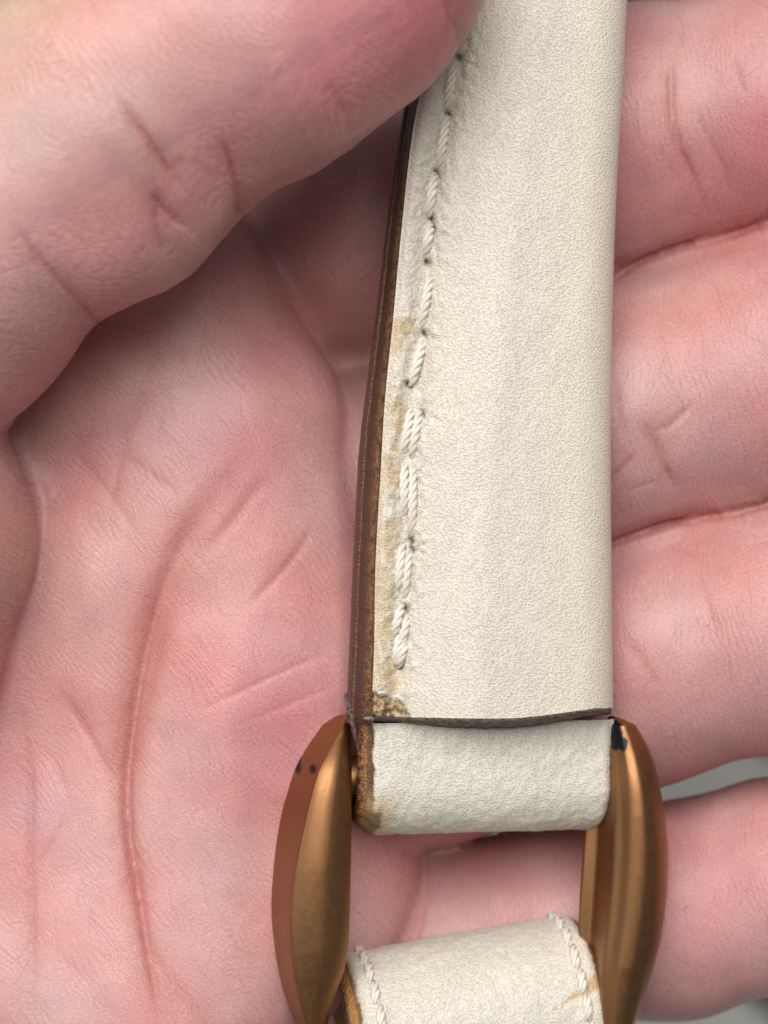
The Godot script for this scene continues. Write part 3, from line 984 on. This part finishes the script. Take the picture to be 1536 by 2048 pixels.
# leather turned round a bar: flat part from y_top down, round the front and bottom, up the back; its left end shows a lacquered thickness
func ribbon(called: String, root: Node, la: Vector3, lb: Vector3, zc: float, r: float, y_top: float, hanging: bool) -> void:
	var nu := 190; var nv := 120 if hanging else 230
	var v := PackedVector3Array(); var c := PackedColorArray(); var uv := PackedVector2Array()
	var ed := [PackedVector3Array(), PackedVector3Array()]
	var ein := [PackedVector3Array(), PackedVector3Array()]
	var A := Q(la.x, la.y, zc); var B := Q(lb.x, lb.y, zc + SLOPE * (lb.x - la.x) / PX)
	var axis := (B - A).normalized()
	var up := (Vector3(0, 1, 0) - axis * axis.y).normalized()
	var out := axis.cross(up)          # toward the viewer
	var sgn := 1.0 if hanging else -1.0
	var L0 := 0.0
	var flat := absf((y_top - la.y) / PX)
	for j in nv + 1:
		var s := j / float(nv)
		var len_ := s * (flat + r * PI * 1.25)
		var off: Vector3; var nrm: Vector3
		if len_ < flat:
			off = out * r + up * sgn * (flat - len_); nrm = out
		else:
			var a := (len_ - flat) / r
			off = (out * cos(a) - up * sgn * sin(a)) * r; nrm = off / r
		for i in nu + 1:
			var k := i / float(nu)
			var p := A.lerp(B, k) + off
			var e := minf(k, 1.0 - k) * (B - A).length()
			p -= nrm * 0.55 * exp(-pow(e / 0.45, 2.0))
			# the leather narrows a little as it goes round
			var q := p.x * 9.0; var w := len_ * 9.0
			p += nrm * (0.05 * nz.get_noise_2d(q * 2.2, w * 2.2 + 300.0) + 0.04 * nz.get_noise_2d(q * 6.0, w * 6.0))
			v.append(p)
			uv.append(Vector2(p.x + len_ * 0.35, len_ - p.x * 0.35) + Vector2(40, 17))
			var col := Color(0.72, 0.69, 0.605) * (1.0 + 0.03 * nz.get_noise_2d(q, w))
			if hanging:
				var y := lerpf(0.0, 1.0, len_ / (flat + r * 1.6))
				var n := 0.6 * nz.get_noise_2d(q * 2.0, w * 3.0) + 0.3 * nfine.get_noise_2d(q * 3.0, w * 3.0)
				var x := k * (B - A).length()
				col = col.lerp(Color(0.13, 0.06, 0.035), 1.0 - smoothstep(0.35, 0.5, x + 0.25 * n))
				col = col.lerp(Color(0.55, 0.40, 0.17), 0.75 * (1.0 - smoothstep(0.6, 3.0, x + n * 1.2)) * smoothstep(0.38, 0.62, y))
				col = col.lerp(Color(0.23, 0.145, 0.08) * (1.0 + 0.6 * n), (1.0 - smoothstep(0.75, 0.95, x / 1.15 + 0.35 * n)) * smoothstep(0.55, 0.62, y) * (1.0 - smoothstep(0.93, 0.99, y)))
			else:
				var rim := minf(k, 1.0 - k) * (B - A).length() + 0.12 * nfine.get_noise_2d(q * 3.0, w * 3.0)
				col = col.lerp(Color(0.24, 0.11, 0.045), 1.0 - smoothstep(0.24, 0.40, rim))
				# a split in the finish running in from the right edge
				var x := (1.0 - k) * (B - A).length()
				var line := len_ - flat
				var n := 0.5 * nz.get_noise_2d(q * 2.5, w * 2.5) + 0.3 * nfine.get_noise_2d(q * 2.0, w * 2.0)
				var cy := 0.42 - 0.06 * x
				var half := 0.50 * (1.0 - smoothstep(0.0, 4.3, x)) + 0.02
				var m := 1.0 - smoothstep(half * 0.8, half * 1.1 + 0.05, absf(flat + cy * r - len_ + 0.25 + n * 0.35))
				if x < 4.6:
					col = col.lerp(Color(0.60, 0.45, 0.24), m)
					v[-1] -= nrm * m * 0.08
				if x > (B - A).length() - 2.2:
					var m2 := 1.0 - smoothstep(0.2, 0.45, absf(flat + 0.1 * r - len_ + n * 0.6))
					col = col.lerp(Color(0.62, 0.50, 0.32), m2 * 0.8)
			col.a = 1.0
			c.append(col)
		for q in 2:
			var row := j * (nu + 1) + (0 if q == 0 else nu)
			ed[q].append(v[row]); ein[q].append(nrm)
	grid_mesh(called, root, M.leather, nu, nv, v, c, uv, hanging)
	# lacquered thickness at both ends
	for q in 2:
		var ev := PackedVector3Array(); var ec := PackedColorArray(); var eu := PackedVector2Array()
		var m := 12
		for j in nv + 1:
			for i in m + 1:
				var t := i / float(m)
				var bulge := 0.6 * sin(t * PI)
				var n := nfine.get_noise_2d(j * 3.0, i * 6.0 + q * 99.0)
				ev.append(ed[q][j] - ein[q][j] * (2.0 * t) + axis * ((-1.0 if q == 0 else 1.0) * bulge + 0.05 * n) + ein[q][j] * 0.03)
				eu.append(Vector2(t * 2.0, j * 0.2))
				var col := Color(0.30, 0.15, 0.06).lerp(Color(0.09, 0.035, 0.02), smoothstep(0.12, 0.4, t + 0.3 * n))
				if not hanging: col = Color(0.46, 0.24, 0.09).lerp(Color(0.26, 0.11, 0.04), smoothstep(0.2, 0.6, t + 0.3 * n))
				col.a = 1.0
				ec.append(col)
		grid_mesh("painted_edge", root, M.edge, m, nv, ev, ec, eu, (q == 1) != hanging)

# one stitch of twisted thread between two points of a surface
func rope(called: String, root: Node, a: Array, b: Array, width: float, zs := [], rise := 0.25) -> void:
	var pa := Vector2(a[0], a[1]); var pb := Vector2(b[0], b[1])
	var path := PackedVector3Array()
	var n := 30
	for k in n + 1:
		var t := k / float(n)
		var p := pa.lerp(pb, t)
		var z: float = handle_z(p.x, p.y) if zs.is_empty() else 0.0
		var q: Vector3
		if zs.is_empty():
			q = Q(p.x, p.y, z - 0.55 + (rise + 0.55) * pow(sin(PI * t), 0.36))
		else:
			var s0: Vector3 = zs[0]; var s1: Vector3 = zs[1]
			q = s0.lerp(s1, t) + (zs[2] as Vector3) * (-0.35 + (rise + 0.30) * pow(sin(PI * t), 0.5))
			q += (zs[2] as Vector3) * sin(PI * t) * zs[3]
		path.append(q)
	rope_along(called, root, path, width)

func rope_along(called: String, root: Node, path: PackedVector3Array, width: float) -> void:
	var v := PackedVector3Array(); var nn := PackedVector3Array(); var c := PackedColorArray(); var uv := PackedVector2Array(); var ix := PackedInt32Array()
	var sides := 7
	var total := 0.0
	var lens := PackedFloat32Array([0.0])
	for k in path.size() - 1:
		total += path[k].distance_to(path[k + 1]); lens.append(total)
	var ph0 := rng.randf() * TAU
	var steps := int(total / 0.085) + 12
	for s in 3:
		var start := v.size()
		for k in steps + 1:
			var l := total * k / steps
			var i := 0
			while i < lens.size() - 2 and lens[i + 1] < l: i += 1
			var t := (l - lens[i]) / maxf(lens[i + 1] - lens[i], 1e-5)
			var p := path[i].lerp(path[i + 1], t)
			var dir := (path[i + 1] - path[i]).normalized()
			var sx := dir.cross(Vector3(0, 0, 1)).normalized()
			var sz := sx.cross(dir)
			var ang := ph0 + s * TAU / 3.0 - l / 1.9 * TAU
			var o := (sx * cos(ang) + sz * sin(ang))
			var ctr := p + o * width * 0.47
			var slim := 0.75 + 0.25 * sin(PI * k / steps)
			for j in sides:
				var b := j * TAU / sides
				var dirn := sx * cos(b) + sz * sin(b)
				v.append(ctr + dirn * width * 0.56 * slim)
				nn.append(dirn)
				var f := 1.0 + 0.10 * sin(b * 3.0 + l * 40.0)
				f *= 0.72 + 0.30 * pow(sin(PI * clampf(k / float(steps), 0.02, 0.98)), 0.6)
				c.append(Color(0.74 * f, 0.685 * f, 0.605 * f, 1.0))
				uv.append(Vector2(b, l))
		for k in steps:
			for j in sides:
				var a := start + k * sides + j
				var b := start + k * sides + (j + 1) % sides
				ix.append_array([a, b, b + sides, a, b + sides, a + sides])
	commit(called, root, M.thread, v, nn, c, uv, ix)

# a small lumpy drop lying on the handle's face
func blob(called: String, root: Node, px: float, py: float, rx: float, ry: float, h: float, col: Color, metal: float, sd: int) -> void:
	var v := PackedVector3Array(); var c := PackedColorArray(); var uv := PackedVector2Array()
	for j in 9:
		for i in 17:
			var a := TAU * i / 16.0
			var t := j / 8.0
			var w := 1.0 + 0.35 * nfine.get_noise_2d(cos(a) * 30.0 + sd * 50.0, sin(a) * 30.0)
			var x := px + rx * t * w * cos(a); var y := py + ry * t * w * sin(a)
			var z := handle_z(x, y) + h * sqrt(maxf(0.0, 1.0 - t * t)) * (1.0 + 0.6 * nfine.get_noise_2d(x * 2.5, y * 2.5)) - 0.25 * t
			v.append(Q(x, y, z)); c.append(col); uv.append(Vector2(x, y) / PX)
	grid_mesh(called, root, M.glue, 16, 8, v, c, uv, true)

# ------------------------------------------------------------------ the bronze ring
const L_IN := [[1425, 700], [1470, 701], [1520, 703], [1600, 703], [1700, 702], [1800, 700], [1880, 697], [1940, 688], [2000, 668], [2080, 650], [2200, 655]]
const L_EDGE := [[1425, 688], [1455, 684], [1480, 668], [1510, 652], [1540, 637], [1600, 619], [1660, 605], [1730, 591], [1790, 583], [1850, 580], [1920, 584], [1990, 596], [2060, 617], [2200, 690]]
const L_OUT := [[1425, 652], [1440, 630], [1470, 606], [1530, 578], [1600, 560], [1680, 548], [1780, 542], [1850, 545], [1950, 560], [2040, 588], [2120, 630], [2200, 690]]
const R_IN := [[1425, 1216], [1500, 1222], [1600, 1228], [1650, 1228], [1750, 1224], [1850, 1214], [1920, 1206], [2000, 1206], [2100, 1215], [2200, 1220]]
const R_BACK := [[1425, 1212], [1550, 1180], [1690, 1168], [1800, 1160], [1900, 1158], [2000, 1170], [2100, 1190], [2200, 1215]]
const R_OUT := [[1425, 1222], [1440, 1262], [1465, 1280], [1500, 1298], [1560, 1317], [1640, 1330], [1720, 1335], [1800, 1331], [1880, 1320], [1950, 1302], [2048, 1270], [2120, 1240], [2200, 1222]]

func build_ring() -> void:
	var root := base("strap_ring", Q(940, 1560, -8))
	tag(root, "chipped bronze oval ring joining the cream handle to the lower strap", "metal ring")
	var bronze := Color(0.31, 0.158, 0.072)
	for side in 2:
		var v := PackedVector3Array(); var c := PackedColorArray(); var uv := PackedVector2Array()
		var nt := 270; var ns := 150
		for j in nt + 1:
			var py := lerpf(1427.0, 2190.0, j / float(nt))
			var tip := smoothstep(0.0, 0.13, j / float(nt)) * smoothstep(0.0, 0.10, 1.0 - j / float(nt))
			var pts: Array[Vector3] = []
			if side == 0:
				var xi := tab(L_IN, py); var xe := tab(L_EDGE, py); var xo := tab(L_OUT, py)
				var w := (xi - xe) / PX
				var zi := -2.9; var ze := -2.1 - 0.2 * (1.0 - tip)
				var hgt := 0.95 * clampf(w / 4.0, 0.1, 1.0)
				# inner wall, front dome with a ridge, outer flank, back
				pts = [Vector3(xi - 12.0, py, -8.4), Vector3(xi - 1.0, py, -5.5), Vector3(xi, py, zi - 0.4), Vector3(xi - 5.0, py, zi + 0.12),
					Vector3(lerpf(xi, xe, 0.16), py, lerpf(zi, ze, 0.16) + hgt * 0.52), Vector3(lerpf(xi, xe, 0.30), py, lerpf(zi, ze, 0.30) + hgt * 0.82), Vector3(lerpf(xi, xe, 0.44), py, lerpf(zi, ze, 0.44) + hgt * 0.97),
					Vector3(lerpf(xi, xe, 0.60), py, lerpf(zi, ze, 0.60) + hgt * 0.93), Vector3(lerpf(xi, xe, 0.78), py, lerpf(zi, ze, 0.78) + hgt * 0.66), Vector3(lerpf(xi, xe, 0.93), py, lerpf(zi, ze, 0.93) + hgt * 0.30), Vector3(xe - 1.0, py, ze - 0.05),
					Vector3(lerpf(xe, xo, 0.5), py, ze - 2.3), Vector3(lerpf(xe, xo, 0.94), py, ze - 4.3), Vector3(xo, py, ze - 4.9), Vector3(xo + 14.0, py, -8.2), Vector3(xi - 12.0, py, -8.4)]
			else:
				var xi := tab(R_IN, py); var xb := tab(R_BACK, py); var xo := tab(R_OUT, py)
				var w := (xo - xi) / PX
				var zi := -5.3; var hgt := 1.25 * clampf(w / 3.6, 0.1, 1.0)
				pts = [Vector3(xb + 6.0, py, -11.1), Vector3(xb, py, -9.0), Vector3(lerpf(xb, xi, 0.5), py, -8.4), Vector3(xi - 3.0, py, zi - 0.3), Vector3(xi + 2.0, py, zi + 0.12),
					Vector3(lerpf(xi, xo, 0.16), py, zi + hgt * 0.42), Vector3(lerpf(xi, xo, 0.34), py, zi + hgt * 0.88), Vector3(lerpf(xi, xo, 0.5), py, zi + hgt), Vector3(lerpf(xi, xo, 0.64), py, zi + hgt * 0.9),
					Vector3(lerpf(xi, xo, 0.82), py, zi + hgt * 0.4), Vector3(lerpf(xi, xo, 0.95), py, zi - hgt * 0.35), Vector3(xo, py, zi - 1.6), Vector3(xo - 2.0, py, -9.0), Vector3(xo - 12.0, py, -10.9), Vector3(xb + 6.0, py, -11.1)]
			var tt := j / float(nt)
			var dz := -1.7 * pow(1.0 - smoothstep(0.0, 0.26, tt), 2.0) - 1.5 * pow(tt - 0.42, 2.0) * 3.0
			for e in pts.size():
				if pts[e].z > -7.5 or side == 1 and pts[e].z > -9.5: pts[e].z += dz * (0.6 if side == 1 else 1.0 if pts[e].z > -4.0 or side == 1 else 0.5)
			var spine := Q(pts[2].x if side == 0 else pts[4].x, py, -5.5 if side == 0 else -8.4)
			for i in ns + 1:
				var f := i / float(ns) * (pts.size() - 1)
				var k := mini(int(f), pts.size() - 2)
				var t := f - k
				var p0 := pts[maxi(k - 1, 0)]; var p1 := pts[k]; var p2 := pts[k + 1]; var p3 := pts[mini(k + 2, pts.size() - 1)]
				var q := p1.cubic_interpolate(p2, p0, p3, t) * 0.9 + p1.lerp(p2, t) * 0.1
				var m := Q(q.x, q.y, q.z)
				if j == 0 or j == nt: m = spine
				elif j < 8: m = spine.lerp(m, sqrt(j / 8.0) * 0.98 + 0.02)
				v.append(m)
				uv.append(Vector2(f * 0.8, m.y))
				var col := bronze * (1.0 + 0.03 * nz.get_noise_2d(q.x * 2.0, q.y * 0.6))
				var chips := [[596, 1528, 7, 22], [626, 1538, 7, 10]] if side == 0 else [[1232, 1468, 13, 36], [1246, 1489, 10, 15], [1226, 1440, 12, 18]]
				for h in chips:
					var r: float = sqrt(pow((q.x - h[0]) / h[2], 2.0) + pow((q.y - h[1]) / h[3], 2.0)) + 0.2 * nfine.get_noise_2d(q.x, q.y)
					if k > 2 and k < 14: col = col.lerp(Color(0.035, 0.035, 0.045), 1.0 - smoothstep(0.8, 1.1, r))
				col.a = 1.0
				c.append(col)
		var o := grid_mesh("side_bar", root, M.metal, ns, nt, v, c, uv, side == 0)
		o.set_meta("label", "bar with a bare outer flank and two small dark chips" if side == 0 else "domed bar with a long dark chip at its top")
	# the two cross bars inside the leather
	for e in [[690, 1556, 1238, 1546], [650, 2110, 1250, 2040]]:
		var a := Q(e[0], e[1], -6.4); var b := Q(e[2], e[3], -9.2)
		var path := PackedVector3Array([a, a.lerp(b, 0.5), b])
		var v := PackedVector3Array(); var c := PackedColorArray(); var uv := PackedVector2Array()
		var ax := (b - a).normalized(); var up := (Vector3(0, 1, 0) - ax * ax.y).normalized(); var ou := ax.cross(up)
		for j in 5:
			for i in 25:
				var an := TAU * i / 24.0
				v.append(a.lerp(b, j / 4.0) + (up * cos(an) + ou * sin(an)) * 1.7)
				c.append(bronze); uv.append(Vector2(an, j))
		grid_mesh("cross_bar", root, M.metal, 24, 4, v, c, uv)

# ------------------------------------------------------------------ the lower strap
func build_tab() -> void:
	var root := base("lower_strap", Q(960, 2100, -8))
	tag(root, "cream leather strap end with two stitched margins, folded round the bottom of the ring", "strap")
	var la := Vector3(704, 2078, 0); var lb := Vector3(1172, 1990, 0)
	var zc := -9.0; var r := 6.4
	ribbon("leather_fold", root, la, lb, zc, r, 2600.0, false)
	# two rows of stitches over the fold
	var A := Q(la.x, la.y, zc); var B := Q(lb.x, lb.y, zc + SLOPE * (lb.x - la.x) / PX)
	var axis := (B - A).normalized()
	var up := (Vector3(0, 1, 0) - axis * axis.y).normalized()
	var out := axis.cross(up)
	for side in 2:
		var k := 0.085 if side == 0 else 0.91
		var c0 := A.lerp(B, k)
		for i in 17:
			var path := PackedVector3Array()
			for s in 13:
				var t := s / 12.0
				var len_ := (i - 9.0 + 0.06 + t * 0.88) * 2.0
				var h := -0.22 + 0.36 * pow(sin(PI * t), 0.5)
				var p: Vector3
				if len_ > 0.0:
					var an := len_ / r
					p = c0 + (out * cos(an) + up * sin(an)) * (r + h)
				else:
					p = c0 + out * (r + h) + up * len_
				path.append(p + axis * (0.18 * (t - 0.5)))
			rope_along("stitch", root, path, 0.36)

# ------------------------------------------------------------------ what lies below the hand
func build_ground() -> void:
	var v := PackedVector3Array(); var c := PackedColorArray(); var uv := PackedVector2Array()
	var n := 60
	for j in n + 1:
		for i in n + 1:
			var x := (i / float(n) - 0.5) * 900.0
			var y := (j / float(n) - 0.5) * 900.0
			v.append(Vector3(x, y, -LIFT * 1000.0 + 1.5 * nz.get_noise_2d(x * 0.6, y * 0.6)))
			uv.append(Vector2(x, y))
			var f := 1.0 + 0.12 * nz.get_noise_2d(x * 2.0, y * 2.0)
			c.append(Color(0.062 * f, 0.080 * f, 0.098 * f))
	var g := grid_mesh("ground", self, M.cloth, n, n, v, c, uv)
	tag(g, "slate blue woven cloth surface far below the hand", "", "", "structure")
	v.clear(); c.clear(); uv.clear()
	for j in n + 1:
		for i in n + 1:
			var x := (i / float(n) - 0.5) * 340.0
			var y := -20.0 - (j / float(n)) * 200.0
			var e := minf(minf(i, n - i), minf(j, n - j)) / 3.0
			v.append(Vector3(x, y + 4.0 * nz.get_noise_2d(x * 1.2, 5.0), -LIFT * 1000.0 + 3.0 * minf(e, 1.0) + 2.0 + 2.5 * nz.get_noise_2d(x * 1.5, y * 1.5)))
			uv.append(Vector2(x, y))
			var w := nz.get_noise_2d(x * 3.0 + 50.0, y * 3.0)
			c.append(Color(0.86, 0.86, 0.80).lerp(Color(0.22, 0.22, 0.19), smoothstep(0.0, 0.35, w)))
	var o := grid_mesh("towel", self, M.cloth, n, n, v, c, uv)
	tag(o, "pale grey mottled towel lying below the little finger", "towel")

func _ready() -> void:
	rng.seed = 7
	nz.seed = 5; nz.noise_type = FastNoiseLite.TYPE_SIMPLEX_SMOOTH; nz.frequency = 0.02; nz.fractal_type = FastNoiseLite.FRACTAL_NONE
	nfine.seed = 9; nfine.noise_type = FastNoiseLite.TYPE_SIMPLEX; nfine.frequency = 0.06; nfine.fractal_octaves = 3
	# camera: straight above the handle, a little depth of field
	var cam := Camera3D.new()
	cam.name = "camera"
	cam.fov = rad_to_deg(2.0 * atan(1024.0 / PX / D))
	cam.near = 0.01; cam.far = 20.0
	cam.basis = Basis(Vector3(1, 0, 0), Vector3(0, 0, -1), Vector3(0, 1, 0))
	cam.position = Vector3(0, LIFT + D * 0.001, 0)
	var ca := CameraAttributesPhysical.new()
	ca.frustum_focal_length = 12.0 / tan(deg_to_rad(cam.fov) / 2.0)
	ca.frustum_near = 0.01; ca.frustum_far = 20.0
	ca.frustum_focus_distance = D * 0.001 + 0.0015
	ca.exposure_aperture = 18.0
	cam.attributes = ca
	add_child(cam)
	cam.current = true
	var we := WorldEnvironment.new()
	we.name = "environment"
	var env := Environment.new()
	env.background_mode = Environment.BG_COLOR
	env.background_color = lin(0.15, 0.153, 0.158)
	env.tonemap_mode = Environment.TONE_MAPPER_LINEAR
	env.tonemap_exposure = 1.0
	env.sdfgi_enabled = true; env.ssao_enabled = true; env.ssil_enabled = true
	we.environment = env
	add_child(we)
	# window_light from above the picture, and a weak fill added at its lower left
	area_light("window_light", Vector3(-0.12, 1.00, -0.50), Vector2(1.1, 0.8), 1.78, Color(1.0, 0.98, 0.955))
	area_light("added_fill_light", Vector3(-0.75, 0.60, 0.15), Vector2(0.5, 0.4), 0.08, Color(0.96, 0.98, 1.0))
	materials()
	build_ground()
	build_hand()
	build_handle()
	build_ring()
	build_tab()

func area_light(called: String, at: Vector3, size: Vector2, energy: float, col: Color) -> void:
	var l := AreaLight3D.new()
	l.name = called
	l.area_size = size
	l.area_normalize_energy = true
	l.light_energy = energy
	l.light_color = col
	l.shadow_enabled = true
	add_child(l)
	l.look_at_from_position(at, Vector3(0, LIFT, 0), Vector3(0, 0, 1))
